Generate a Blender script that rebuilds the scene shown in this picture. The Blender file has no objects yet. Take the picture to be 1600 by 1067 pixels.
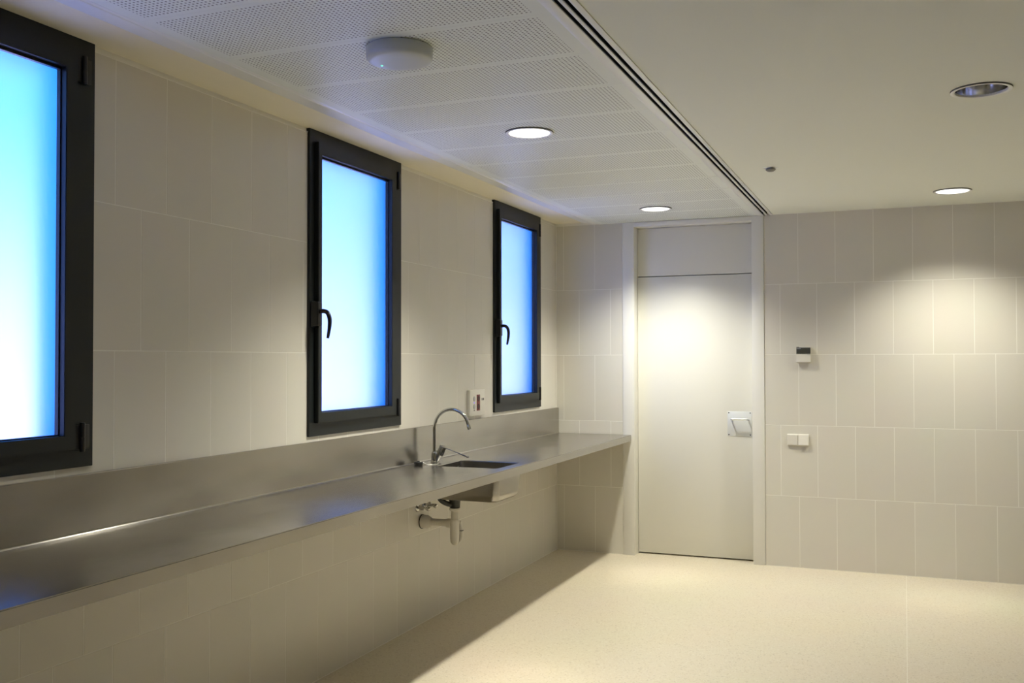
import bpy, bmesh, math, random
from mathutils import Vector, Matrix, Euler

# ------------------------------------------------------------------ scene, camera, sky, exposure
scene = bpy.context.scene
C = scene.collection
random.seed(7)

cam_data = bpy.data.cameras.new('camera')
cam_data.sensor_width = 36.0
cam_data.lens = 34.18
cam_data.clip_start = 0.02
cam = bpy.data.objects.new('camera', cam_data)
C.objects.link(cam)
cam.location = (2.504, 0.0, 1.468)
_R = (Matrix.Rotation(0.383708, 3, 'Z') @ Matrix.Rotation(0.018477, 3, 'X') @ Matrix.Rotation(0.001579, 3, 'Y')
      @ Matrix.Rotation(math.pi / 2, 3, 'X'))
cam.rotation_euler = _R.to_euler()
scene.camera = cam

vs = scene.view_settings
vs.view_transform = 'Standard'
vs.look = 'None'
vs.gamma = 1.0
vs.use_curve_mapping = False
vs.exposure = 0.08
scene.cycles.max_bounces = 14
scene.cycles.diffuse_bounces = 8

LAMP_POWER = 244.0
LAMP_COLOR = (1.0, 0.970, 0.84)
SKY_STRENGTH = 1.0

world = bpy.data.worlds.new('dusk_sky')
scene.world = world
world.use_nodes = True
_nt = world.node_tree
_nt.nodes.clear()
_tc = _nt.nodes.new('ShaderNodeTexCoord')
_sx = _nt.nodes.new('ShaderNodeSeparateXYZ')
_rp = _nt.nodes.new('ShaderNodeValToRGB')
_mr = _nt.nodes.new('ShaderNodeMapRange')
_mr.inputs['From Min'].default_value = -1.0
_bg = _nt.nodes.new('ShaderNodeBackground')
_wo = _nt.nodes.new('ShaderNodeOutputWorld')
_nt.links.new(_tc.outputs['Generated'], _sx.inputs[0])
_nt.links.new(_sx.outputs['Z'], _mr.inputs['Value'])
_nt.links.new(_mr.outputs[0], _rp.inputs[0])
_e = _rp.color_ramp.elements
_e[0].position = 0.40; _e[0].color = (0.42, 0.45, 1.0, 1)
_e[1].position = 0.505; _e[1].color = (0.38, 0.435, 1.0, 1)
_n = _rp.color_ramp.elements.new(0.58); _n.color = (0.055, 0.27, 1.0, 1)
_n = _rp.color_ramp.elements.new(0.68); _n.color = (0.012, 0.20, 0.90, 1)
_n = _rp.color_ramp.elements.new(1.0); _n.color = (0.015, 0.17, 0.75, 1)
_bg.inputs['Strength'].default_value = SKY_STRENGTH * 4.4
_nt.links.new(_rp.outputs[0], _bg.inputs['Color'])
_nt.links.new(_bg.outputs[0], _wo.inputs['Surface'])

# ------------------------------------------------------------------ measures (metres)
D = 7.125          # back wall
XR = 5.60          # right wall
Y0 = -1.30         # rear wall
H = 2.50           # ceiling and tile top
ZS = 2.52          # plaster strip above the window wall
WIN = [(1.603, 2.468), (3.728, 4.593), (5.868, 6.745)]
WZ = (1.12, 2.52)
LAMPS = [(0.93, 4.113, 1.18), (0.93, 6.53, 0.96), (2.785, 6.534, 0.73), (2.785, 4.116, 0),
         (4.64, 6.534, 0), (4.64, 4.116, 0), (0.93, 1.696, 0.22), (2.785, 1.70, 0)]  # the dim entry is unseen fill added to brighten the left wall

# ------------------------------------------------------------------ material helpers
def mat(name, color, rough=0.5, metal=0.0, spec=0.5, emit=None, estr=0.0):
    m = bpy.data.materials.new(name)
    m.use_nodes = True
    b = m.node_tree.nodes['Principled BSDF']
    b.inputs['Base Color'].default_value = (*color, 1)
    b.inputs['Roughness'].default_value = rough
    b.inputs['Metallic'].default_value = metal
    b.inputs['Specular IOR Level'].default_value = spec
    if emit:
        b.inputs['Emission Color'].default_value = (*emit, 1)
        b.inputs['Emission Strength'].default_value = estr
    return m

def N(m, kind, **kw):
    n = m.node_tree.nodes.new(kind)
    for k, v in kw.items():
        setattr(n, k, v)
    return n

def LK(m, a, b):
    m.node_tree.links.new(a, b)

def bsdf(m):
    return m.node_tree.nodes['Principled BSDF']

def noise_bump(m, scale, strength, dist=0.001, detail=3):
    tc = N(m, 'ShaderNodeTexCoord'); nz = N(m, 'ShaderNodeTexNoise'); bp = N(m, 'ShaderNodeBump')
    nz.inputs['Scale'].default_value = scale; nz.inputs['Detail'].default_value = detail
    bp.inputs['Strength'].default_value = strength; bp.inputs['Distance'].default_value = dist
    LK(m, tc.outputs['Object'], nz.inputs['Vector']); LK(m, nz.outputs['Fac'], bp.inputs['Height'])
    LK(m, bp.outputs[0], bsdf(m).inputs['Normal'])

def tile_material():
    m = mat('glazed_beige_tile', (0.60, 0.55, 0.47), 0.36, spec=0.65)
    oi = N(m, 'ShaderNodeObjectInfo'); rp = N(m, 'ShaderNodeValToRGB')
    rp.color_ramp.elements[0].color = (0.720, 0.688, 0.605, 1)
    rp.color_ramp.elements[1].color = (0.742, 0.710, 0.627, 1)
    LK(m, oi.outputs['Random'], rp.inputs[0])
    ge = N(m, 'ShaderNodeNewGeometry'); nz = N(m, 'ShaderNodeTexNoise')
    nz.inputs['Scale'].default_value = 3.0; nz.inputs['Detail'].default_value = 4
    LK(m, ge.outputs['Position'], nz.inputs['Vector'])
    mx = N(m, 'ShaderNodeMix', data_type='RGBA', blend_type='MULTIPLY')
    mx.inputs['Factor'].default_value = 0.06
    LK(m, rp.outputs[0], mx.inputs[6]); LK(m, nz.outputs['Color'], mx.inputs[7])
    LK(m, mx.outputs[2], bsdf(m).inputs['Base Color'])
    return m

def floor_material():
    m = mat('polished_cream_terrazzo', (0.72, 0.66, 0.53), 0.30, spec=0.45)
    ge = N(m, 'ShaderNodeNewGeometry')
    vo = N(m, 'ShaderNodeTexVoronoi'); vo.inputs['Scale'].default_value = 150
    LK(m, ge.outputs['Position'], vo.inputs['Vector'])
    sp = N(m, 'ShaderNodeSeparateColor'); LK(m, vo.outputs['Color'], sp.inputs[0])
    rp = N(m, 'ShaderNodeValToRGB')
    rp.color_ramp.interpolation = 'CONSTANT'
    cols = [(0.0, (0.57, 0.50, 0.37)), (0.06, (0.680, 0.608, 0.466)), (0.42, (0.700, 0.630, 0.488)), (0.90, (0.74, 0.68, 0.55))]
    e = rp.color_ramp.elements
    e[0].position, e[0].color = cols[0][0], (*cols[0][1], 1)
    e[1].position, e[1].color = cols[1][0], (*cols[1][1], 1)
    for p_, c_ in cols[2:]:
        k = e.new(p_); k.color = (*c_, 1)
    LK(m, sp.outputs[0], rp.inputs[0])
    nz = N(m, 'ShaderNodeTexNoise'); nz.inputs['Scale'].default_value = 1.3; nz.inputs['Detail'].default_value = 5
    LK(m, ge.outputs['Position'], nz.inputs['Vector'])
    mx = N(m, 'ShaderNodeMix', data_type='RGBA', blend_type='MULTIPLY'); mx.inputs['Factor'].default_value = 0.10
    LK(m, rp.outputs[0], mx.inputs[6]); LK(m, nz.outputs['Color'], mx.inputs[7])
    LK(m, mx.outputs[2], bsdf(m).inputs['Base Color'])
    mr = N(m, 'ShaderNodeMapRange'); mr.inputs['To Min'].default_value = 0.24; mr.inputs['To Max'].default_value = 0.40
    LK(m, nz.outputs['Fac'], mr.inputs['Value']); LK(m, mr.outputs[0], bsdf(m).inputs['Roughness'])
    return m

def steel_material(name, rough0=0.19, rough1=0.29, col=(0.47, 0.45, 0.415), aniso=0.6):
    m = mat(name, col, 0.3, metal=1.0)
    ge = N(m, 'ShaderNodeNewGeometry')
    mp = N(m, 'ShaderNodeMapping'); mp.inputs['Scale'].default_value = (3.0, 2.0, 6.0)
    LK(m, ge.outputs['Position'], mp.inputs['Vector'])
    nz = N(m, 'ShaderNodeTexNoise'); nz.inputs['Scale'].default_value = 1.3; nz.inputs['Detail'].default_value = 4
    nz.inputs['Roughness'].default_value = 0.45
    LK(m, mp.outputs[0], nz.inputs['Vector'])
    mr = N(m, 'ShaderNodeMapRange'); mr.inputs['From Min'].default_value = 0.0; mr.inputs['From Max'].default_value = 1.0
    mr.inputs['To Min'].default_value = rough0; mr.inputs['To Max'].default_value = rough1
    LK(m, nz.outputs['Fac'], mr.inputs['Value']); LK(m, mr.outputs[0], bsdf(m).inputs['Roughness'])
    bsdf(m).inputs['Anisotropic'].default_value = aniso
    tv = N(m, 'ShaderNodeCombineXYZ'); tv.inputs[0].default_value = 1.0; tv.inputs[2].default_value = 1.0
    LK(m, tv.outputs[0], bsdf(m).inputs['Tangent'])
    # smeared fingerprints and polishing haze: slight change of the metal's tint
    rp = N(m, 'ShaderNodeValToRGB')
    rp.color_ramp.elements[0].position = 0.22; rp.color_ramp.elements[0].color = (col[0]*0.88, col[1]*0.87, col[2]*0.85, 1)
    rp.color_ramp.elements[1].position = 0.80; rp.color_ramp.elements[1].color = (col[0]*1.10, col[1]*1.10, col[2]*1.10, 1)
    LK(m, nz.outputs['Fac'], rp.inputs[0]); LK(m, rp.outputs[0], bsdf(m).inputs['Base Color'])
    return m

def perforated_material():
    """white lacquered panel punched with a square grid of small round holes (object space: x across, y along)"""
    m = mat('perforated_white_panel', (0.83, 0.87, 0.815), 0.45, spec=0.4)
    tc = N(m, 'ShaderNodeTexCoord'); s = N(m, 'ShaderNodeSeparateXYZ'); LK(m, tc.outputs['Object'], s.inputs[0])
    def math_(op, a, b=None, c=None):
        n = N(m, 'ShaderNodeMath', operation=op)
        for i, v in enumerate((a, b, c)):
            if v is None: continue
            if isinstance(v, (int, float)): n.inputs[i].default_value = v
            else: LK(m, v, n.inputs[i])
        return n.outputs[0]
    P = 0.015
    def cell(o):
        f = math_('FRACT', math_('DIVIDE', o, P))
        return math_('MULTIPLY', math_('SUBTRACT', f, 0.5), P)
    cx, cy = cell(s.outputs['X']), cell(s.outputs['Y'])
    d = math_('SQRT', math_('ADD', math_('MULTIPLY', cx, cx), math_('MULTIPLY', cy, cy)))
    hole = math_('LESS_THAN', d, 0.0034)
    inx = math_('LESS_THAN', math_('ABSOLUTE', s.outputs['X']), 0.5475)
    iny = math_('LESS_THAN', math_('ABSOLUTE', s.outputs['Y']), 0.18)
    fac = math_('MULTIPLY', hole, math_('MULTIPLY', inx, iny))
    mx = N(m, 'ShaderNodeMix', data_type='RGBA'); LK(m, fac, mx.inputs[0])
    mx.inputs[6].default_value = (0.83, 0.87, 0.815, 1); mx.inputs[7].default_value = (0.24, 0.24, 0.23, 1)
    LK(m, mx.outputs[2], bsdf(m).inputs['Base Color'])
    sp = math_('SUBTRACT', 0.4, math_('MULTIPLY', fac, 0.4)); LK(m, sp, bsdf(m).inputs['Specular IOR Level'])
    return m

def frosted_glass_material():
    m = bpy.data.materials.new('frosted_glass')
    m.use_nodes = True
    nt = m.node_tree; nt.nodes.clear()
    g = nt.nodes.new('ShaderNodeBsdfGlass'); o = nt.nodes.new('ShaderNodeOutputMaterial')
    g.inputs['Color'].default_value = (0.93, 0.97, 1.0, 1)
    g.inputs['Roughness'].default_value = 0.40
    g.inputs['IOR'].default_value = 1.45
    nt.links.new(g.outputs[0], o.inputs['Surface'])
    return m

M = {
    'tile': tile_material(),
    'grout': mat('pale_grout', (0.88, 0.86, 0.79), 0.8, spec=0.2),
    'floor': floor_material(),
    'joint': mat('pale_floor_joint', (0.82, 0.78, 0.68), 0.5),
    'plaster': mat('cream_plaster', (0.86, 0.80, 0.63), 0.8, spec=0.2),
    'ceil': mat('ceiling_paint', (0.85, 0.87, 0.79), 0.8, spec=0.2),
    'trimwhite': mat('white_lacquered_metal', (0.86, 0.87, 0.84), 0.32, spec=0.5),
    'perf': perforated_material(),
    'void': mat('dark_ceiling_void', (0.03, 0.03, 0.03), 0.9),
    'black': mat('matt_black_slot', (0.008, 0.008, 0.008), 0.7),
    'anthracite': mat('anthracite_powder_coat', (0.010, 0.0135, 0.014), 0.42, spec=0.4),
    'blackplastic': mat('black_plastic', (0.006, 0.006, 0.007), 0.35),
    'glass': frosted_glass_material(),
    'reveal': mat('blue_light_reveal', (0.05, 0.66, 0.98), 0.6),
    'bouncesill': mat('pale_bounce_sill', (0.80, 0.80, 0.78), 0.7),
    'steel': steel_material('brushed_stainless_steel'),
    'bowl': steel_material('satin_stainless_steel', 0.20, 0.30, (0.42, 0.40, 0.37), 0.0),
    'chrome': mat('polished_chrome', (0.62, 0.62, 0.60), 0.07, metal=1.0),
    'alu': mat('satin_aluminium', (0.78, 0.79, 0.78), 0.42, metal=1.0),
    'plate': mat('matt_aluminium_plate', (0.80, 0.82, 0.81), 0.62, metal=0.6),
    'rubber': mat('black_rubber', (0.006, 0.006, 0.006), 0.5),
    'pvc': mat('white_plastic_pipe', (0.72, 0.69, 0.62), 0.4),
    'darkpvc': mat('dark_grey_plastic', (0.035, 0.037, 0.032), 0.5),
    'door': mat('cream_white_door_paint', (0.775, 0.765, 0.70), 0.35, spec=0.45),
    'doorframe': mat('white_frame_paint', (0.82, 0.81, 0.76), 0.38, spec=0.45),
    'plastic': mat('white_plastic', (0.80, 0.77, 0.69), 0.4),
    'plastic2': mat('off_white_plastic', (0.72, 0.69, 0.61), 0.45),
    'greyplastic': mat('grey_plastic', (0.45, 0.45, 0.43), 0.45),
    'display': mat('dark_display', (0.06, 0.06, 0.05), 0.18),
    'red': mat('dark_red_plastic', (0.19, 0.012, 0.010), 0.35),
    'redhole': mat('deep_red_recess', (0.035, 0.001, 0.001), 0.5),
    'led_green': mat('green_led', (0.1, 0.8, 0.5), 0.3, emit=(0.15, 1.0, 0.62), estr=1.6),
    'led_violet': mat('violet_led', (0.2, 0.15, 0.9), 0.3, emit=(0.22, 0.14, 0.9), estr=0.9),
    'lens': mat('lit_lamp_diffuser', (0.9, 0.9, 0.9), 0.5, emit=(1.0, 0.98, 0.93), estr=2.5),
    'sensorgrey': mat('mid_grey_plastic', (0.25, 0.25, 0.23), 0.5),
    'edgeshade': mat('painted_shade_trim_edge', (0.10, 0.10, 0.105), 0.5),  # shade on the side of the trim rim, put into its colour
    'device': mat('pale_grey_plastic', (0.56, 0.59, 0.60), 0.4),
    'reflector': mat('aluminium_reflector', (0.62, 0.62, 0.61), 0.17, metal=1.0),
    'sill': mat('wall_substrate', (0.55, 0.52, 0.46), 0.9),
}

# ------------------------------------------------------------------ mesh helpers
def link(name, me, material=None, parent=None, loc=(0, 0, 0), rot=None):
    o = bpy.data.objects.new(name, me)
    C.objects.link(o)
    if material is not None and not me.materials:
        me.materials.append(material)
    o.location = loc
    if rot: o.rotation_euler = rot
    if parent: o.parent = parent
    return o

def empty(name, loc=(0, 0, 0)):
    o = bpy.data.objects.new(name, None); C.objects.link(o)
    o.empty_display_size = 0.05
    o.location = loc
    return o

def tag(o, label, cat, group=None, kind=None):
    o['label'] = label; o['category'] = cat
    if group: o['group'] = group
    if kind: o['kind'] = kind
    return o

def bm_mesh(bm, name, smooth=False):
    bmesh.ops.recalc_face_normals(bm, faces=bm.faces)
    me = bpy.data.meshes.new(name); bm.to_mesh(me); bm.free()
    if smooth:
        for p in me.polygons: p.use_smooth = True
    return me

def add_box(bm, x0, x1, y0, y1, z0, z1, bevel=0.0, seg=2):
    r = bmesh.ops.create_cube(bm, size=1.0)
    for v in r['verts']:
        v.co = Vector((x0 + (v.co.x + .5) * (x1 - x0), y0 + (v.co.y + .5) * (y1 - y0), z0 + (v.co.z + .5) * (z1 - z0)))
    if bevel > 0:
        es = list({e for v in r['verts'] for e in v.link_edges})
        bmesh.ops.bevel(bm, geom=es, offset=bevel, segments=seg, affect='EDGES', profile=0.5)

def box_obj(name, b, material, parent=None, bevel=0.0, seg=2, smooth=False, org=None):
    """org: origin in world/parent space; geometry is stored relative to it"""
    ox, oy, oz = org if org else (0, 0, 0)
    bm = bmesh.new()
    add_box(bm, b[0]-ox, b[1]-ox, b[2]-oy, b[3]-oy, b[4]-oz, b[5]-oz, bevel, seg)
    me = bm_mesh(bm, name)
    if bevel > 0:
        for p in me.polygons: p.use_smooth = True
        try: me.set_sharp_from_angle(angle=math.radians(40))
        except Exception: pass
    return link(name, me, material, parent, (ox, oy, oz))

def boxes_obj(name, boxes, material, parent=None):
    bm = bmesh.new()
    for b in boxes: add_box(bm, *b)
    return link(name, bm_mesh(bm, name), material, parent)

def ring_obj(name, outer, widths, x0, x1, material, parent=None, bevel=0.0015, loc=(0, 0, 0)):
    """rectangular picture-frame ring in the y-z plane, widths = left(y0), right(y1), bottom, top"""
    y0, y1, z0, z1 = outer; wl, wr, wb, wt = widths
    bm = bmesh.new()
    def loop(ya, yb, za, zb, x):
        return [bm.verts.new((x, y, z)) for y, z in ((ya, za), (yb, za), (yb, zb), (ya, zb))]
    of, ob = loop(y0, y1, z0, z1, x1), loop(y0, y1, z0, z1, x0)
    jf, jb = loop(y0+wl, y1-wr, z0+wb, z1-wt, x1), loop(y0+wl, y1-wr, z0+wb, z1-wt, x0)
    for i in range(4):
        k = (i+1) % 4
        bm.faces.new((of[i], of[k], jf[k], jf[i])); bm.faces.new((ob[k], ob[i], jb[i], jb[k]))
        bm.faces.new((of[k], of[i], ob[i], ob[k])); bm.faces.new((jf[i], jf[k], jb[k], jb[i]))
    bmesh.ops.recalc_face_normals(bm, faces=bm.faces)
    if bevel:
        es = [e for e in bm.edges if len(e.link_faces) == 2 and e.calc_face_angle() > 0.5]
        bmesh.ops.bevel(bm, geom=es, offset=bevel, segments=2, affect='EDGES')
    return link(name, bm_mesh(bm, name), material, parent, loc)

def lathe(name, prof, material, parent=None, loc=(0, 0, 0), rot=None, seg=40, smooth=True, sharp=35):
    """prof: list of (r, z) revolved about z"""
    bm = bmesh.new(); rows = []
    for r, z in prof:
        if r < 1e-6: rows.append([bm.verts.new((0, 0, z))])
        else: rows.append([bm.verts.new((r*math.cos(2*math.pi*i/seg), r*math.sin(2*math.pi*i/seg), z)) for i in range(seg)])
    for a, b in zip(rows, rows[1:]):
        for i in range(seg):
            k = (i+1) % seg
            if len(a) == 1 and len(b) == 1: continue
            if len(a) == 1: bm.faces.new((a[0], b[i], b[k]))
            elif len(b) == 1: bm.faces.new((a[i], a[k], b[0]))
            else: bm.faces.new((a[i], a[k], b[k], b[i]))
    me = bm_mesh(bm, name, smooth)
    if smooth:
        try: me.set_sharp_from_angle(angle=math.radians(sharp))
        except Exception: pass
    return link(name, me, material, parent, loc, rot)

def tube(name, pts, radius, material, parent=None, seg=14, smooth_pts=True, caps=True, n=8, loc=(0, 0, 0)):
    """swept round tube; radius a number or a list matching pts"""
    P = [Vector(p) for p in pts]
    Rr = list(radius) if isinstance(radius, (list, tuple)) else [radius]*len(P)
    if smooth_pts and len(P) > 2:
        Q, S = [], []
        for i in range(len(P)-1):
            p0, p1, p2, p3 = P[max(i-1, 0)], P[i], P[i+1], P[min(i+2, len(P)-1)]
            for j in range(n):
                t = j/n
                Q.append(0.5*((2*p1)+(-p0+p2)*t+(2*p0-5*p1+4*p2-p3)*t*t+(-p0+3*p1-3*p2+p3)*t**3))
                S.append(Rr[i]*(1-t)+Rr[i+1]*t)
        Q.append(P[-1]); S.append(Rr[-1]); P, Rr = Q, S
    bm = bmesh.new(); rings = []
    t0 = (P[1]-P[0]).normalized()
    u = t0.orthogonal().normalized()
    for i, p in enumerate(P):
        t = (P[min(i+1, len(P)-1)]-P[max(i-1, 0)]).normalized()
        u = (u - t*u.dot(t)).normalized(); w = t.cross(u)
        rings.append([bm.verts.new(p+Rr[i]*(u*math.cos(2*math.pi*k/seg)+w*math.sin(2*math.pi*k/seg))) for k in range(seg)])
    for a, b in zip(rings, rings[1:]):
        for k in range(seg):
            j = (k+1) % seg
            bm.faces.new((a[k], a[j], b[j], b[k]))
    if caps:
        bm.faces.new(rings[0][::-1]); bm.faces.new(rings[-1])
    me = bm_mesh(bm, name, True)
    try: me.set_sharp_from_angle(angle=math.radians(50))
    except Exception: pass
    return link(name, me, material, parent, loc)

def rounded_rect(x0, x1, y0, y1, r, n=6):
    pts = []
    for cx, cy, a0 in ((x1-r, y1-r, 0), (x0+r, y1-r, 90), (x0+r, y0+r, 180), (x1-r, y0+r, 270)):
        for i in range(n+1):
            a = math.radians(a0+90*i/n); pts.append((cx+r*math.cos(a), cy+r*math.sin(a)))
    return pts

def circle_pts(cx, cy, r, n=56):
    return [(cx+r*math.cos(2*math.pi*i/n), cy+r*math.sin(2*math.pi*i/n)) for i in range(n)]

def plate_mesh(name, outer, holes, z0, z1):
    """flat slab z0..z1 with holes through it"""
    bm = bmesh.new(); edges = []
    loops = []
    for L_ in [outer]+holes:
        vsl = [bm.verts.new((x, y, z0)) for x, y in L_]
        loops.append(vsl)
        for i in range(len(vsl)): edges.append(bm.edges.new((vsl[i], vsl[(i+1) % len(vsl)])))
    r = bmesh.ops.triangle_fill(bm, edges=edges, use_beauty=True)
    faces = [g for g in r['geom'] if isinstance(g, bmesh.types.BMFace)]
    ex = bmesh.ops.extrude_face_region(bm, geom=faces)
    for v in [g for g in ex['geom'] if isinstance(g, bmesh.types.BMVert)]: v.co.z = z1
    return bm_mesh(bm, name)

# ------------------------------------------------------------------ floor
fl = box_obj('floor', (-0.42, XR+0.2, Y0-0.2, D+0.3, -0.12, 0.0), M['floor'])
tag(fl, 'polished cream terrazzo floor of the empty room', 'floor', kind='structure')
box_obj('floor_joint', (2.5015, 2.5045, Y0, D, -0.004, 0.0004), M['joint'], fl)

# ------------------------------------------------------------------ left wall with window openings
XO = -0.145      # outer face of the window wall
segs = []
ys = [Y0-0.2]
for a, b in WIN: ys += [a, b]
ys.append(D+0.3)
for i in range(0, len(ys), 2): segs.append((XO, -0.0005, ys[i], ys[i+1], 0.0, H))
for a, b in WIN: segs.append((XO, -0.0005, a, b, 0.0, WZ[0]))
segs.append((XO, -0.006, Y0-0.2, D+0.3, WZ[1], ZS+0.25))
for i in range(0, len(ys), 2): segs.append((XO, -0.006, ys[i], ys[i+1], H, WZ[1]))
wl = boxes_obj('wall_left', segs, M['grout'])
tag(wl, 'beige tiled wall with three tall frosted windows above the steel counter', 'wall', kind='structure')
bead = box_obj('sealant_bead', (-0.004, 0.0012, Y0, D, H-0.0005, H+0.0045), M['grout'], wl)

TH = 0.010   # tile thickness
J = 0.0040   # joint width
tile_cache = {}
def tile_piece(parent, axis, a0, a1, z0, z1, cut=None):
    """axis 'L': tile on the left wall (a = y); axis 'B': tile on the back wall (a = x)"""
    a0 += J/2; a1 -= J/2; z0 += J/2; z1 -= J/2
    if a1-a0 < 0.006 or z1-z0 < 0.006: return
    rects = [(a0, a1, z0, z1)]
    for (ca, cb, za, zb) in (cut or []):
        new = []
        for r in rects:
            x0, x1, y0, y1 = r
            if ca >= x1 or cb <= x0 or za >= y1 or zb <= y0: new.append(r); continue
            if ca > x0: new.append((x0, ca, y0, y1))
            if cb < x1: new.append((cb, x1, y0, y1))
            m0, m1 = max(ca, x0), min(cb, x1)
            if za > y0: new.append((m0, m1, y0, za))
            if zb < y1: new.append((m0, m1, zb, y1))
        rects = new
    rects = [r for r in rects if r[1]-r[0] > 0.004 and r[3]-r[2] > 0.004]
    if not rects: return
    key = (axis, tuple(tuple(round(v, 4) for v in (r[0]-a0, r[1]-a0, r[2]-z0, r[3]-z0)) for r in rects))
    me = tile_cache.get(key)
    if me is None:
        bm = bmesh.new()
        for r in rects:
            u0, u1, w0, w1 = r[0]-a0, r[1]-a0, r[2]-z0, r[3]-z0
            if axis == 'L': add_box(bm, -TH, 0, u0, u1, w0, w1)
            else: add_box(bm, u0, u1, 0, TH, w0, w1)
        if len(rects) == 1:
            es = []
            for e in bm.edges:
                c = [v.co.x if axis == 'L' else v.co.y for v in e.verts]
                if all(abs(k) < 1e-6 for k in c): es.append(e)
            bmesh.ops.bevel(bm, geom=es, offset=0.0004, segments=1, affect='EDGES')
        me = bm_mesh(bm, 'tile'); me.materials.append(M['tile']); tile_cache[key] = me
    if axis == 'L': loc = (0, a0, z0)
    else: loc = (a0, D, z0)
    link('tile', me, None, parent, loc)

cuts = [(a, b, WZ[0], WZ[1]+.1) for a, b in WIN]
for row in range(5):
    off = 2.573 if row % 2 == 0 else 2.697
    y = off - 0.25*16
    while y < D:
        tile_piece(wl, 'L', max(y, Y0), min(y+0.25, D-0.001), row*0.5+(0.002 if row == 0 else 0), row*0.5+0.5, cuts) if y+0.25 > Y0 else None
        y += 0.25

# ------------------------------------------------------------------ back wall with door opening, right and rear walls
FX0, FX1 = 0.530, 1.576     # outer edges of the door frame
wb = boxes_obj('wall_back', [(0.0, FX0, D+0.0005, D+0.30, 0, ZS+0.25), (FX1, XR, D+0.0005, D+0.30, 0, ZS+0.25),
                             (FX0, FX1, D+0.20, D+0.30, 0, ZS+0.25), (FX0, FX1, D+0.02, D+0.2, H, ZS+0.25)], M['grout'])
tag(wb, 'beige tiled end wall around the white door', 'wall', kind='structure')
for row in range(5):
    off = 0.060 if row % 2 == 0 else 0.185
    x = off-0.25
    while x < XR:
        a, b = max(x, 0.001), min(x+0.25, XR)
        zt = row*0.5+0.5
        z0 = row*0.5+(0.002 if row == 0 else 0)
        if b > a:
            if b <= FX0 or a >= FX1: tile_piece(wb, 'B', a, b, z0, zt)
            else:
                if a < FX0: tile_piece(wb, 'B', a, FX0, z0, zt)
                if b > FX1: tile_piece(wb, 'B', FX1, b, z0, zt)
        x += 0.25
wr = box_obj('wall_right', (XR, XR+0.2, Y0-0.2, D+0.3, 0, ZS+0.25), M['tile'])
tag(wr, 'plain beige wall on the right side of the room', 'wall', kind='structure')
wre = box_obj('wall_rear', (0.0, XR, Y0-0.2, Y0, 0, ZS+0.25), M['tile'])
tag(wre, 'plain beige wall at the rear of the room', 'wall', kind='structure')

# ------------------------------------------------------------------ ceiling
RH = 0.0945  # radius of the holes for the downlights
XC0 = 1.640
holes = [circle_pts(x, y, RH) for x, y, lit in LAMPS if x > XC0]
me = plate_mesh('ceiling', [(XC0, Y0), (XR, Y0), (XR, D+0.002), (XC0, D+0.002)], holes, H, H+0.02)
ce = link('ceiling', me, M['ceil'])
tag(ce, 'smooth plaster ceiling with a perforated panel zone along the window wall', 'ceiling', kind='structure')
box_obj('ceiling_void', (-0.40, XR+0.2, Y0-0.2, D+0.3, ZS+0.20, ZS+0.25), M['void'], ce)
box_obj('plaster_strip', (-0.006, 0.215, Y0, D+0.002, ZS, ZS+0.02), M['plaster'], ce)
# white edge trim: falls a little from the plaster strip to the perforated panels, with a fine lip
bm = bmesh.new()
prof = [(0.213, ZS+0.006), (0.213, ZS-0.0025), (0.2165, ZS-0.004), (0.315, H+0.001), (0.318, H+0.003), (0.332, H+0.004), (0.332, H+0.016), (0.30, H+0.026)]
A = [bm.verts.new((x, Y0, z)) for x, z in prof]; B_ = [bm.verts.new((x, D+0.002, z)) for x, z in prof]
for i in range(len(prof)):
    k = (i+1) % len(prof); bm.faces.new((A[i], A[k], B_[k], B_[i]))
bm.faces.new(A); bm.faces.new(B_[::-1])
link('edge_trim', bm_mesh(bm, 'edge_trim'), M['trimwhite'], ce)
box_obj('shadow_gap', (0.328, 0.350, Y0, D+0.002, H+0.013, H+0.022), M['black'], ce)

PX0, PX1 = 0.3415, 1.5345
pcx = (0.385+1.488)/2
panel_cache = {}
k = -9
while True:
    ya = 2.31+0.4*k
    if ya > D-0.1: break
    yb = ya+0.4
    last = yb > D-0.05
    g0 = 0.0035 if k == 8 else 0.0006
    cy = (ya+yb)/2
    hs = [circle_pts(x-pcx, y-cy, RH) for x, y, lit in LAMPS if x < XC0 and ya < y < yb]
    y1 = (D+0.002 if last else yb-0.0006)
    if k == 7: y1 = yb-0.0035
    key = (k in (7, 8), last, tuple(round(h[0][1], 4) for h in hs))
    me = panel_cache.get(key)
    if me is None:
        o_ = [(PX0-pcx, ya+g0-cy), (PX1-pcx, ya+g0-cy), (PX1-pcx, y1-cy), (PX0-pcx, y1-cy)]
        me = plate_mesh('ceiling_panel', o_, hs, 0.0, 0.012); me.materials.append(M['perf']); panel_cache[key] = me
    link('ceiling_panel', me, None, ce, (pcx, cy, H))
    k += 1

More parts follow.
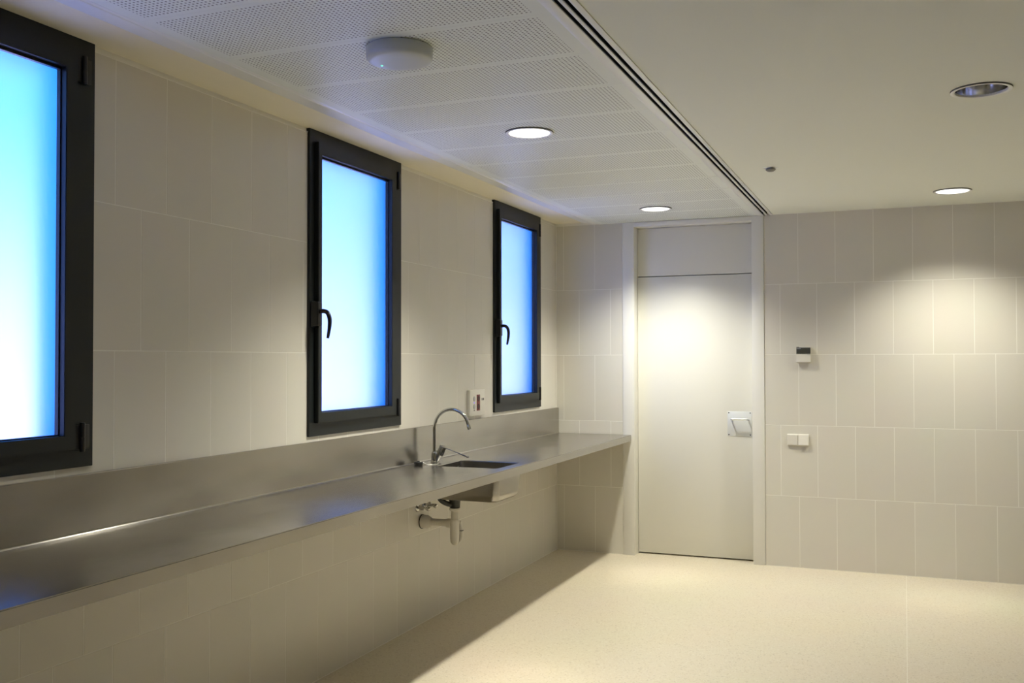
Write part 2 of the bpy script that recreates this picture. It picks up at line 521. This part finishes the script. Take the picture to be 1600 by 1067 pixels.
# linear slot air diffuser between the two ceiling zones
sd = empty('slot_diffuser', (1.588, (Y0+D)/2, H))
tag(sd, 'long white two slot linear air diffuser running along the ceiling', 'air diffuser')
def sdp(name, x0, x1, z0, z1, m_, bev=0.0008):
    box_obj(name, (x0-1.588, x1-1.588, (Y0-D)/2, (D-Y0)/2+0.001, z0-H, z1-H), m_, sd, bevel=bev)
sdp('frame_flange', 1.5365, 1.5755, H-0.0035, H+0.0015, M['trimwhite'])
sdp('slot_divider', 1.5895, 1.6025, H-0.0025, H+0.0025, M['trimwhite'])
sdp('frame_flange', 1.6185, 1.6390, H-0.0035, H+0.0015, M['trimwhite'])
sdp('plenum_side', 1.5600, 1.5740, H+0.002, H+0.06, M['black'], 0)
sdp('plenum_side', 1.6200, 1.6340, H+0.002, H+0.06, M['black'], 0)
sdp('plenum_top', 1.5740, 1.6200, H+0.055, H+0.06, M['black'], 0)
sdp('slot_vane', 1.5930, 1.5990, H+0.003, H+0.055, M['black'], 0)

# ------------------------------------------------------------------ windows
def make_window(i, y0, y1, label, handle):
    W = y1-y0
    w = empty('window_%d' % i, (0, y0, WZ[0]))
    tag(w, label, 'window', kind='structure')
    hz = WZ[1]-WZ[0]
    ring_obj('frame', (0, W, 0, hz), (0.062, 0.100, 0.085, 0.072), -0.030, 0.012, M['anthracite'], w)
    # opening sash, proud of the frame
    so = (0.040, W-0.092, 0.060, hz-0.056)
    sw = (0.030, 0.047, 0.047, 0.058)
    s = ring_obj('sash', so, sw, -0.012, 0.034, M['anthracite'], w, bevel=0.002)
    ring_obj('glazing_bead', (so[0]+sw[0]-0.001, so[1]-sw[1]+0.001, so[2]+sw[2]-0.001, so[3]-sw[3]+0.001),
             (0.005, 0.005, 0.005, 0.010), -0.004, 0.012, M['blackplastic'], s, bevel=0.001)
    box_obj('glass_pane', (-0.010, -0.004, so[0]+sw[0]-0.01, so[1]-sw[1]+0.01, so[2]+sw[2]-0.01, so[3]-sw[3]+0.01), M['glass'], s)
    # exterior reveal lining; its blue colour imitates blue light at the pane edges
    ring_obj('reveal_lining', (0.0, W, 0.012, hz), (0.040, 0.090, 0.012, 0.090), XO, -0.0305, M['reveal'], w, bevel=0)
    box_obj('added_shade_hood', (-0.30, XO-0.0005, 0.001, W-0.001, hz-0.095, hz-0.070), M['reveal'], w)  # unseen hood, added to darken the top of the pane
    box_obj('added_bounce_sill', (XO-0.03, -0.0305, 0.041, W-0.091, 0.0245, 0.060), M['bouncesill'], w, bevel=0.001)  # unseen pale sill, added to keep the bottom of the pane bright
    for zc in (hz-0.105, 0.098):
        h = empty('hinge', (0.0, W-0.058, zc)); h.parent = w
        lathe('hinge_barrel', [(0, -0.047), (0.0075, -0.047), (0.0085, -0.044), (0.0085, -0.002), (0.0075, 0), (0.0085, 0.002), (0.0085, 0.044), (0.0075, 0.047), (0, 0.047)],
              M['blackplastic'], h, (0.026, 0, 0), seg=16)
        box_obj('hinge_leaf', (0.012, 0.022, -0.030, 0.034, -0.040, 0.040), M['blackplastic'], h, bevel=0.0015)
    if handle:
        hd = empty('handle', (0.012, 0.030, 0.553)); hd.parent = w
        # tapered base block
        bm = bmesh.new()
        lo = [(0, -0.022, -0.058), (0, 0.026, -0.058), (0, 0.026, 0.062), (0, -0.022, 0.062)]
        hi = [(0.036, -0.016, -0.050), (0.036, 0.020, -0.050), (0.036, 0.020, 0.056), (0.036, -0.016, 0.056)]
        a = [bm.verts.new(v) for v in lo]; b = [bm.verts.new(v) for v in hi]
        bm.faces.new(a[::-1]); bm.faces.new(b)
        for q in range(4):
            r = (q+1) % 4; bm.faces.new((a[q], a[r], b[r], b[q]))
        bmesh.ops.bevel(bm, geom=list(bm.edges), offset=0.003, segments=2, affect='EDGES')
        link('handle_base', bm_mesh(bm, 'handle_base'), M['blackplastic'], hd)
        tube('lever', [(0.030, 0.004, 0.012), (0.050, 0.004, 0.016), (0.072, 0.005, 0.008), (0.083, 0.006, -0.018), (0.083, 0.006, -0.055), (0.074, 0.006, -0.108)],
             [0.0105, 0.0100, 0.0100, 0.0098, 0.0088, 0.0060], M['blackplastic'], hd, seg=14)
    return w

make_window(1, *WIN[0], 'frosted window in black frame nearest the camera, cut by the left edge', True)
make_window(2, *WIN[1], 'middle frosted window in black frame, with lever handle, left of the tap', True)
make_window(3, *WIN[2], 'farthest frosted window in black frame, beside the socket panel and corner', True)

# ------------------------------------------------------------------ door
dr = empty('door_1', ((FX0+FX1)/2, D, 0))
tag(dr, 'cream white door with transom panel and square steel pull handle', 'door', kind='structure')
dx = (FX0+FX1)/2
JL, JR = 0.620, 1.489
YD = D+0.10
def dp(name, b, m_, bev=0.0015, parent=dr):
    return box_obj(name, (b[0]-dx, b[1]-dx, b[2]-D, b[3]-D, b[4], b[5]), m_, parent, bevel=bev)
dp('frame_post', (FX0+0.002, JL, D-0.006, D+0.16, 0, H-0.002), M['doorframe'])
dp('frame_post', (JR, FX1-0.002, D-0.006, D+0.16, 0, H-0.002), M['doorframe'])
dp('frame_head', (JL, JR, D-0.004, D+0.16, H-0.036, H-0.003), M['doorframe'])
dp('transom_panel', (JL+0.0015, JR-0.0015, YD, YD+0.04, 2.097, H-0.038), M['door'], 0.001)
leaf = dp('door_leaf', (JL+0.0015, JR-0.0015, YD, YD+0.04, 0.010, 2.091), M['door'], 0.001)
dp('door_stop', (JL, JR, YD+0.0405, YD+0.06, 0.0, H-0.036), M['black'], 0)
# pull handle
hp = empty('pull_handle', (1.381-dx, YD-D, 0.995)); hp.parent = dr
box_obj('plate', (-0.087, 0.087, -0.003, 0.0, -0.091, 0.090), M['plate'], hp, bevel=0.0012)
for sx in (-0.077, 0.077):
    for sz in (-0.080, 0.080):
        lathe('screw', [(0, 0.0022), (0.003, 0.0020), (0.0045, 0), (0.0045, -0.001)], M['darkpvc'], hp, (sx, -0.003, sz), (math.pi/2, 0, 0), seg=12)
tube('grip', [(-0.055, -0.002, 0.030), (-0.055, -0.020, 0.032), (-0.0545, -0.040, 0.034), (-0.050, -0.050, 0.0350), (-0.038, -0.053, 0.0355), (0.0, -0.053, 0.0355),
              (0.048, -0.053, 0.0355), (0.060, -0.050, 0.0350), (0.0645, -0.040, 0.034), (0.065, -0.020, 0.032), (0.065, -0.002, 0.030)],
     0.0068, M['alu'], hp, seg=14, n=4)

# ------------------------------------------------------------------ steel counter with sink
CX, CZ = 0.596, 0.900
CY0, CY1 = Y0+0.01, D-0.008
ct = empty('steel_counter', (0, (CY0+CY1)/2, CZ))
cyo = (CY0+CY1)/2
tag(ct, 'long brushed stainless steel counter with upstand and sunk basin under the windows', 'counter')
SX0, SX1, SY0, SY1 = 0.170, 0.535, 4.672, 5.000
hole = [(x, y-cyo) for x, y in rounded_rect(SX0, SX1, SY0, SY1, 0.020)]
me = plate_mesh('worktop', [(0.004, CY0-cyo), (CX-0.016, CY0-cyo), (CX-0.016, CY1-cyo), (0.004, CY1-cyo)], [hole], -0.040, 0.0)
link('worktop', me, M['steel'], ct)
bm = bmesh.new()
add_box(bm, CX-0.016, CX, CY0-cyo, CY1-cyo, -0.047, 0.0)
es = [e for e in bm.edges if all(abs(v.co.x-CX) < 1e-5 for v in e.verts)]
bmesh.ops.bevel(bm, geom=es, offset=0.0035, segments=4, affect='EDGES')
me = bm_mesh(bm, 'front_edge', True)
me.set_sharp_from_angle(angle=math.radians(40))
link('front_edge', me, M['steel'], ct)
bm = bmesh.new()
add_box(bm, 0.002, 0.020, CY0-cyo, CY1-cyo, -0.001, 0.196)
es = [e for e in bm.edges if all(abs(v.co.z-0.196) < 1e-5 for v in e.verts)]
bmesh.ops.bevel(bm, geom=es, offset=0.002, segments=3, affect='EDGES')
me = bm_mesh(bm, 'upstand', True); me.set_sharp_from_angle(angle=math.radians(40))
link('upstand', me, M['steel'], ct)
# coved seam between worktop and upstand
bm = bmesh.new(); r = 0.009; prof = [(0.019, -0.001), (0.0205+r, -0.001)]
for i in range(7):
    a = math.radians(270-90*i/6); prof.append((0.020+r+r*math.cos(a), 0.0004+r+r*math.sin(a)))
prof.append((0.019, r))
A = [bm.verts.new((x, CY0-cyo, z)) for x, z in prof]; B_ = [bm.verts.new((x, CY1-cyo, z)) for x, z in prof]
for i in range(len(prof)):
    k = (i+1) % len(prof); bm.faces.new((A[i], A[k], B_[k], B_[i]))
bm.faces.new(A); bm.faces.new(B_[::-1])
me = bm_mesh(bm, 'coved_seam', True); me.set_sharp_from_angle(angle=math.radians(50))
link('coved_seam', me, M['steel'], ct)
# pressed bowl: inside and outside skins
bm = bmesh.new()
def bowl_ring(ins, z, rad):
    return [bm.verts.new((x, y-cyo, z)) for x, y in rounded_rect(SX0+ins, SX1-ins, SY0+ins, SY1-ins, rad, 8)]
DB = -0.182
rings = [bowl_ring(-0.0005, -0.001, 0.0215), bowl_ring(0.0010, -0.003, 0.0215), bowl_ring(0.0011, -0.006, 0.0215), bowl_ring(0.0030, DB+0.046, 0.029), bowl_ring(0.0033, DB+0.040, 0.030), bowl_ring(0.008, DB+0.016, 0.032),
         bowl_ring(0.020, DB+0.004, 0.034), bowl_ring(0.040, DB+0.0015, 0.04)]
out = [bowl_ring(-0.003, -0.0405, 0.024), bowl_ring(0.001, DB+0.038, 0.032), bowl_ring(0.006, DB+0.013, 0.035), bowl_ring(0.019, DB+0.0015, 0.036), bowl_ring(0.042, DB, 0.04)]
for seq, flip in ((rings, False), (out, True)):
    for a, b in zip(seq, seq[1:]):
        for i in range(len(a)):
            k = (i+1) % len(a)
            f = (a[i], a[k], b[k], b[i]); bm.faces.new(f if flip else f[::-1])
bm.faces.new(rings[-1]); bm.faces.new(out[-1][::-1])
me = bpy.data.meshes.new('sink_bowl'); bm.to_mesh(me); bm.free()
for p_ in me.polygons: p_.use_smooth = True
me.set_sharp_from_angle(angle=math.radians(40))
link('sink_bowl', me, M['bowl'], ct)
lathe('drain_strainer', [(0, DB+0.003), (0.012, DB+0.0025), (0.030, DB+0.0045), (0.036, DB+0.0045), (0.038, DB+0.002)], M['chrome'], ct, (0.225, 4.836-cyo, 0), seg=28)

# ------------------------------------------------------------------ tap
tp = empty('mixer_tap', (0.086, 4.85, CZ))
tag(tp, 'chrome swan neck mixer tap with thin side lever at the sink', 'tap')
lathe('tap_body', [(0, 0), (0.026, 0), (0.026, 0.003), (0.0225, 0.006), (0.0215, 0.050), (0.019, 0.056), (0.0135, 0.060), (0.0125, 0.066), (0, 0.066)], M['chrome'], tp, seg=32)
R0, zc = 0.104, 0.190
pts = [(-0.004, 0, 0.060), (-0.004, 0, 0.100), (-0.004, 0, 0.150), (-0.004, 0, zc)]
for i in range(1, 9):
    a = math.radians(180-170*i/8)
    pts.append((-0.004+R0+R0*math.cos(a), 0, zc+R0*math.sin(a)))
tube('spout', pts, 0.0092, M['chrome'], tp, seg=18, n=5)
e_ = Vector(pts[-1]); d_ = (Vector(pts[-1])-Vector(pts[-2])).normalized()
tube('aerator', [e_-d_*0.004, e_+d_*0.004, e_+d_*0.006, e_+d_*0.022], [0.0100, 0.0112, 0.0118, 0.0114], M['chrome'], tp, seg=18, smooth_pts=False)
# slanted cartridge housing and lever
tube('cartridge_housing', [(0.010, 0, 0.010), (0.016, 0, 0.020), (0.040, 0, 0.068), (0.0415, 0, 0.071), (0.049, 0, 0.086), (0.0505, 0, 0.089)],
     [0.0175, 0.0205, 0.0215, 0.0200, 0.0215, 0.0195], M['chrome'], tp, seg=26, smooth_pts=False)
tube('lever', [(0.052, 0, 0.080), (0.090, 0, 0.071), (0.140, 0.002, 0.054), (0.192, 0.004, 0.036), (0.200, 0.004, 0.0335)], [0.0030, 0.0022, 0.0030, 0.0050, 0.0036], M['chrome'], tp, seg=12)

# ------------------------------------------------------------------ plug on its chain
pg = empty('sink_plug', (0.076, 4.668, CZ))
tag(pg, 'black rubber sink plug on a thin chain lying on the counter', 'sink plug')
lathe('stopper', [(0, 0), (0.021, 0), (0.0235, 0.003), (0.0245, 0.016), (0.0225, 0.019), (0.008, 0.019), (0.007, 0.024), (0, 0.025)], M['rubber'], pg, seg=28)
tube('chain', [(0.004, 0.004, 0.0225), (0.028, 0.016, 0.012), (0.040, 0.030, 0.0022), (0.062, 0.052, 0.0018), (0.070, 0.090, 0.0018), (0.052, 0.135, 0.0018), (0.030, 0.168, 0.006)],
     0.0016, M['alu'], pg, seg=8)

# ------------------------------------------------------------------ drain under the sink
tr = empty('drain_trap', (0.205, 4.84, 0.717))
tag(tr, 'white plastic drain trap with black outlet hanging under the sink', 'drain trap')
lathe('outlet_cup', [(0, 0), (0.043, 0), (0.043, -0.006), (0.038, -0.010), (0.030, -0.026), (0.028, -0.060), (0.024, -0.062), (0, -0.062)], M['darkpvc'], tr, (0.006, 0, 0), seg=32)
lathe('union_nut', [(0, -0.0625), (0.030, -0.0625), (0.031, -0.066), (0.029, -0.074), (0.024, -0.078), (0, -0.078)], M['pvc'], tr, (0.006, 0, 0), seg=10)
lathe('down_pipe', [(0, -0.078), (0.0215, -0.078), (0.0215, -0.128), (0, -0.128)], M['pvc'], tr, (0.006, 0, 0), seg=24)
lathe('trap_body', [(0, -0.126), (0.0255, -0.126), (0.0265, -0.132), (0.0265, -0.145), (0.0250, -0.150), (0.0245, -0.225), (0.0225, -0.245), (0.016, -0.259), (0.007, -0.265), (0, -0.266)],
      M['pvc'], tr, (0.004, 0, 0), seg=28)
tube('trap_loop', [(0.022, 0.022, -0.140), (0.026, 0.030, -0.165), (0.028, 0.033, -0.205), (0.024, 0.028, -0.238), (0.010, 0.012, -0.254)], 0.0105, M['pvc'], tr, seg=14)
box_obj('clip_tab', (0.026, 0.040, 0.020, 0.040, -0.190, -0.187), M['darkpvc'], tr)
tube('waste_pipe', [(0.0, 0.0, -0.148), (-0.050, 0.004, -0.148), (-0.150, 0.012, -0.150), (-0.202, 0.016, -0.151)], 0.0200, M['pvc'], tr, seg=22, smooth_pts=False)
lathe('pipe_collar', [(0.018, -0.012), (0.0245, -0.012), (0.0255, 0.0), (0.0245, 0.012), (0.018, 0.012)], M['pvc'], tr, (-0.030, 0.002, -0.148), (0, math.pi/2, 0), seg=24)
lathe('wall_socket', [(0.019, 0.062), (0.024, 0.060), (0.030, 0.046), (0.036, 0.036), (0.0375, 0.004), (0.0375, 0.0)], M['pvc'], tr, (-0.204, 0.016, -0.151), (0, math.pi/2, 0), seg=28)
lathe('seal_ring', [(0.034, 0.0), (0.0405, 0.0), (0.0405, 0.004), (0.036, 0.0045)], M['rubber'], tr, (-0.2045, 0.016, -0.151), (0, math.pi/2, 0), seg=28)
tube('overflow_hose', [(-0.052, -0.090, 0.030), (-0.050, -0.084, 0.004), (-0.040, -0.066, -0.018), (-0.022, -0.036, -0.036), (0.000, -0.006, -0.044)], [0.013, 0.013, 0.014, 0.014, 0.014], M['darkpvc'], tr, seg=16)

def valve(y, z, label):
    v = empty('shutoff_valve', (0, y, z))
    tag(v, label, 'valve', 'shutoff valves under the sink')
    lathe('rosette', [(0, 0.008), (0.012, 0.008), (0.022, 0.004), (0.024, 0.0), (0.0, 0.0)], M['chrome'], v, (0.001, 0, 0), (0, math.pi/2, 0), seg=24)
    tube('valve_body', [(0.004, 0, 0), (0.020, 0, 0), (0.021, 0, 0), (0.045, 0, 0), (0.046, 0, 0), (0.058, 0, 0)], [0.0085, 0.0085, 0.0125, 0.0125, 0.009, 0.009], M['chrome'], v, seg=8, smooth_pts=False)
    tube('outlet', [(0.034, 0, 0.004), (0.034, 0, 0.020), (0.034, 0, 0.021), (0.034, 0, 0.034)], [0.007, 0.007, 0.0095, 0.0095], M['chrome'], v, seg=6, smooth_pts=False)
    tube('knob', [(0.056, 0, 0), (0.060, 0, -0.001), (0.074, 0, -0.004), (0.078, 0, -0.005)], [0.006, 0.0115, 0.0125, 0.009], M['chrome'], v, seg=10, smooth_pts=False)
    tube('supply_hose', [(0.034, 0, 0.030), (0.036, 0.002, 0.090), (0.060, 0.02, 0.150), (0.080, 0.01, 0.195)], 0.0055, M['darkpvc'], v, seg=10)
valve(4.800, 0.650, 'small chrome shutoff valve under the sink, left of the pair')
valve(4.885, 0.655, 'small chrome shutoff valve under the sink, right one beside the black hose')

# ------------------------------------------------------------------ socket panel on the window wall
sp = empty('socket_panel', (0, 5.573, 1.199))
tag(sp, 'white wall plate with red twin socket between tap and farthest window', 'socket panel')
box_obj('back_box', (0.0, 0.016, -0.112, 0.112, -0.0795, 0.0795), M['plastic2'], sp, bevel=0.003)
pl = box_obj('cover_plate', (0.015, 0.021, -0.113, 0.113, -0.081, 0.081), M['plastic'], sp, bevel=0.0025)
rd = box_obj('red_socket', (0.0185, 0.0228, -0.013, 0.036, -0.051, 0.049), M['red'], sp, bevel=0.001)
for z in (-0.026, 0.024):
    lathe('socket_recess', [(0, 0.0012), (0.0165, 0.0012), (0.0180, 0.0), (0.0180, -0.001)], M['redhole'], rd, (0.0226, 0.0115, z), (0, math.pi/2, 0), seg=24)
for z in (-0.024, 0.024):
    b = empty('switch_button', (0.021, -0.052, z)); b.parent = sp
    lathe('button_cap', [(0, 0.003), (0.012, 0.003), (0.0155, 0.0018), (0.0165, 0), (0, 0)], M['greyplastic'], b, (0, 0, 0), (0, math.pi/2, 0), seg=24)
lathe('indicator_lamp', [(0, 0.0016), (0.004, 0.0014), (0.005, 0), (0, 0)], M['led_violet'], sp, (0.021, -0.052, 0.000), (0, math.pi/2, 0), seg=12)
lathe('indicator_lamp', [(0, 0.0016), (0.004, 0.0014), (0.005, 0), (0, 0)], M['black'], sp, (0.021, -0.052, -0.047), (0, math.pi/2, 0), seg=12)
for y in (0.069, 0.092):
    box_obj('data_port', (0.0205, 0.0215, y-0.0055, y+0.0055, 0.011, 0.025), M['black'], sp)

# ------------------------------------------------------------------ thermostat and switch on the back wall
th = empty('thermostat', (1.846, D, 1.500))
tag(th, 'white thermostat with dark display on the tiled wall right of the door', 'thermostat')
box_obj('wall_base', (-0.046, 0.046, -0.010, 0.0, -0.052, 0.052), M['plastic2'], th, bevel=0.002)
bm = bmesh.new()
a = [bm.verts.new(v) for v in ((-0.050, -0.009, -0.058), (0.050, -0.009, -0.058), (0.050, -0.009, 0.056), (-0.050, -0.009, 0.056))]
b = [bm.verts.new(v) for v in ((-0.049, -0.034, -0.055), (0.049, -0.034, -0.055), (0.049, -0.028, 0.055), (-0.049, -0.028, 0.055))]
bm.faces.new(a); bm.faces.new(b[::-1])
for i in range(4): bm.faces.new((a[i], b[i], b[(i+1) % 4], a[(i+1) % 4]))
bmesh.ops.bevel(bm, geom=list(bm.edges), offset=0.0025, segments=2, affect='EDGES')
link('housing', bm_mesh(bm, 'housing'), M['plastic2'], th)
box_obj('display', (-0.048, 0.047, -0.0325, -0.026, 0.004, 0.048), M['display'], th, bevel=0.001)
box_obj('display_stripe', (-0.046, -0.018, -0.0330, -0.0320, 0.040, 0.0425), M['greyplastic'], th)
box_obj('badge', (-0.048, -0.030, -0.0305, -0.0285, 0.0500, 0.0535), M['darkpvc'], th)
box_obj('slider', (0.024, 0.044, -0.0345, -0.031, -0.004, -0.0005), M['greyplastic'], th)

sw = empty('light_switch', (1.803, D, 0.898))
tag(sw, 'white double rocker light switch below the thermostat', 'light switch')
box_obj('mounting_frame', (-0.074, 0.074, -0.009, 0.0, -0.040, 0.040), M['plastic'], sw, bevel=0.002)
def rocker(x0, x1, zt, zb):
    bm = bmesh.new()
    a = [bm.verts.new(v) for v in ((x0, -0.008, -0.037), (x1, -0.008, -0.037), (x1, -0.008, 0.037), (x0, -0.008, 0.037))]
    b = [bm.verts.new(v) for v in ((x0+0.001, zb, -0.036), (x1-0.001, zb, -0.036), (x1-0.001, zt, 0.036), (x0+0.001, zt, 0.036))]
    bm.faces.new(a); bm.faces.new(b[::-1])
    for i in range(4): bm.faces.new((a[i], b[i], b[(i+1) % 4], a[(i+1) % 4]))
    bmesh.ops.bevel(bm, geom=list(bm.edges), offset=0.0015, segments=2, affect='EDGES')
    link('rocker', bm_mesh(bm, 'rocker'), M['plastic'], sw)
rocker(-0.072, -0.001, -0.018, -0.013)
rocker(0.001, 0.072, -0.012, -0.020)

# ------------------------------------------------------------------ ceiling fixtures
def downlight(x, y, lit, label):
    d = empty('downlight', (x, y, H))
    tag(d, label, 'downlight', 'round recessed downlights')
    lathe('trim_ring', [(0.1092, -0.0060), (0.1060, -0.0068), (0.0960, -0.0062), (0.0935, -0.0045), (0.0930, 0.004)], M['trimwhite'], d, seg=56)
    lathe('trim_edge_shade', [(0.1094, 0.0), (0.1097, -0.0006), (0.1097, -0.0054), (0.1091, -0.0061)], M['edgeshade'], d, seg=56)
    if lit:
        lathe('reflector', [(0.0932, 0.004), (0.090, 0.028), (0.078, 0.060), (0.060, 0.095), (0.0, 0.096)], M['reflector'], d, seg=48)
        lathe('diffuser', [(0, -0.0035), (0.0933, -0.0035)], M['lens'], d, seg=48)
        ld = bpy.data.lights.new('downlight_lamp', 'SPOT')
        ld.energy = LAMP_POWER*lit; ld.color = LAMP_COLOR
        ld.spot_size = math.radians(122); ld.spot_blend = 1.0; ld.shadow_soft_size = 0.055
        lo = bpy.data.objects.new('downlight_lamp', ld); C.objects.link(lo); lo.parent = d; lo.location = (0, 0, -0.008)
    else:
        lathe('reflector', [(0.0932, 0.002), (0.0930, 0.012), (0.088, 0.035), (0.078, 0.065), (0.066, 0.085), (0.060, 0.088)], M['reflector'], d, seg=48)
        lathe('lamp_plate', [(0.061, 0.0875), (0.0, 0.0875)], M['greyplastic'], d, seg=40)
        for sx in (-0.022, 0.022):
            tube('unlit_tube', [(sx, -0.045, 0.072), (sx, 0.045, 0.072)], 0.010, M['plastic2'], d, seg=12)
labels = ['lit round downlight in the perforated ceiling, nearer one above the sink side', 'lit round downlight in the perforated ceiling close to the door',
          'lit round downlight in the smooth ceiling close to the end wall', 'unlit round downlight in the smooth ceiling with bluish metal reflector']
for (x, y, lit), lb in zip(LAMPS[:4], labels): downlight(x, y, lit, lb)
for (x, y, lit), lb in zip(LAMPS[4:], ['unlit round downlight near the end wall, right of the lit one', 'unlit round downlight out to the right in the smooth ceiling',
                                      'unseen round downlight, dim fill light added, behind the round white ceiling device, away from the door', 'unlit round downlight in the smooth ceiling farthest from the end wall']):
    downlight(x, y, lit, lb)

ap = empty('ceiling_detector', (0.963, 2.827, H))
tag(ap, 'round white flat ceiling device with a tiny green light', 'ceiling device')
lathe('housing', [(0, -0.050), (0.060, -0.0500), (0.092, -0.0488), (0.103, -0.0455), (0.1085, -0.0400), (0.110, -0.032), (0.1095, -0.004), (0.104, 0.0), (0, 0.0)], M['device'], ap, seg=64, sharp=60)
lathe('status_light', [(0, -0.0015), (0.003, -0.0012), (0.0042, 0.0), (0, 0.0)], M['led_green'], ap, (-0.071, 0.008, -0.0494), seg=14)

sk = empty('ceiling_sensor', (1.842, 5.372, H))
tag(sk, 'tiny grey sensor cap with pale ring on the smooth ceiling', 'sensor')
lathe('ring', [(0.040, 0.0), (0.040, -0.0012), (0.037, -0.0022), (0.020, -0.0022), (0.018, 0.0)], M['trimwhite'], sk, seg=36)
lathe('cap', [(0, -0.020), (0.016, -0.020), (0.025, -0.014), (0.027, -0.008), (0.014, -0.006), (0.013, 0), (0, 0)], M['sensorgrey'], sk, seg=28)
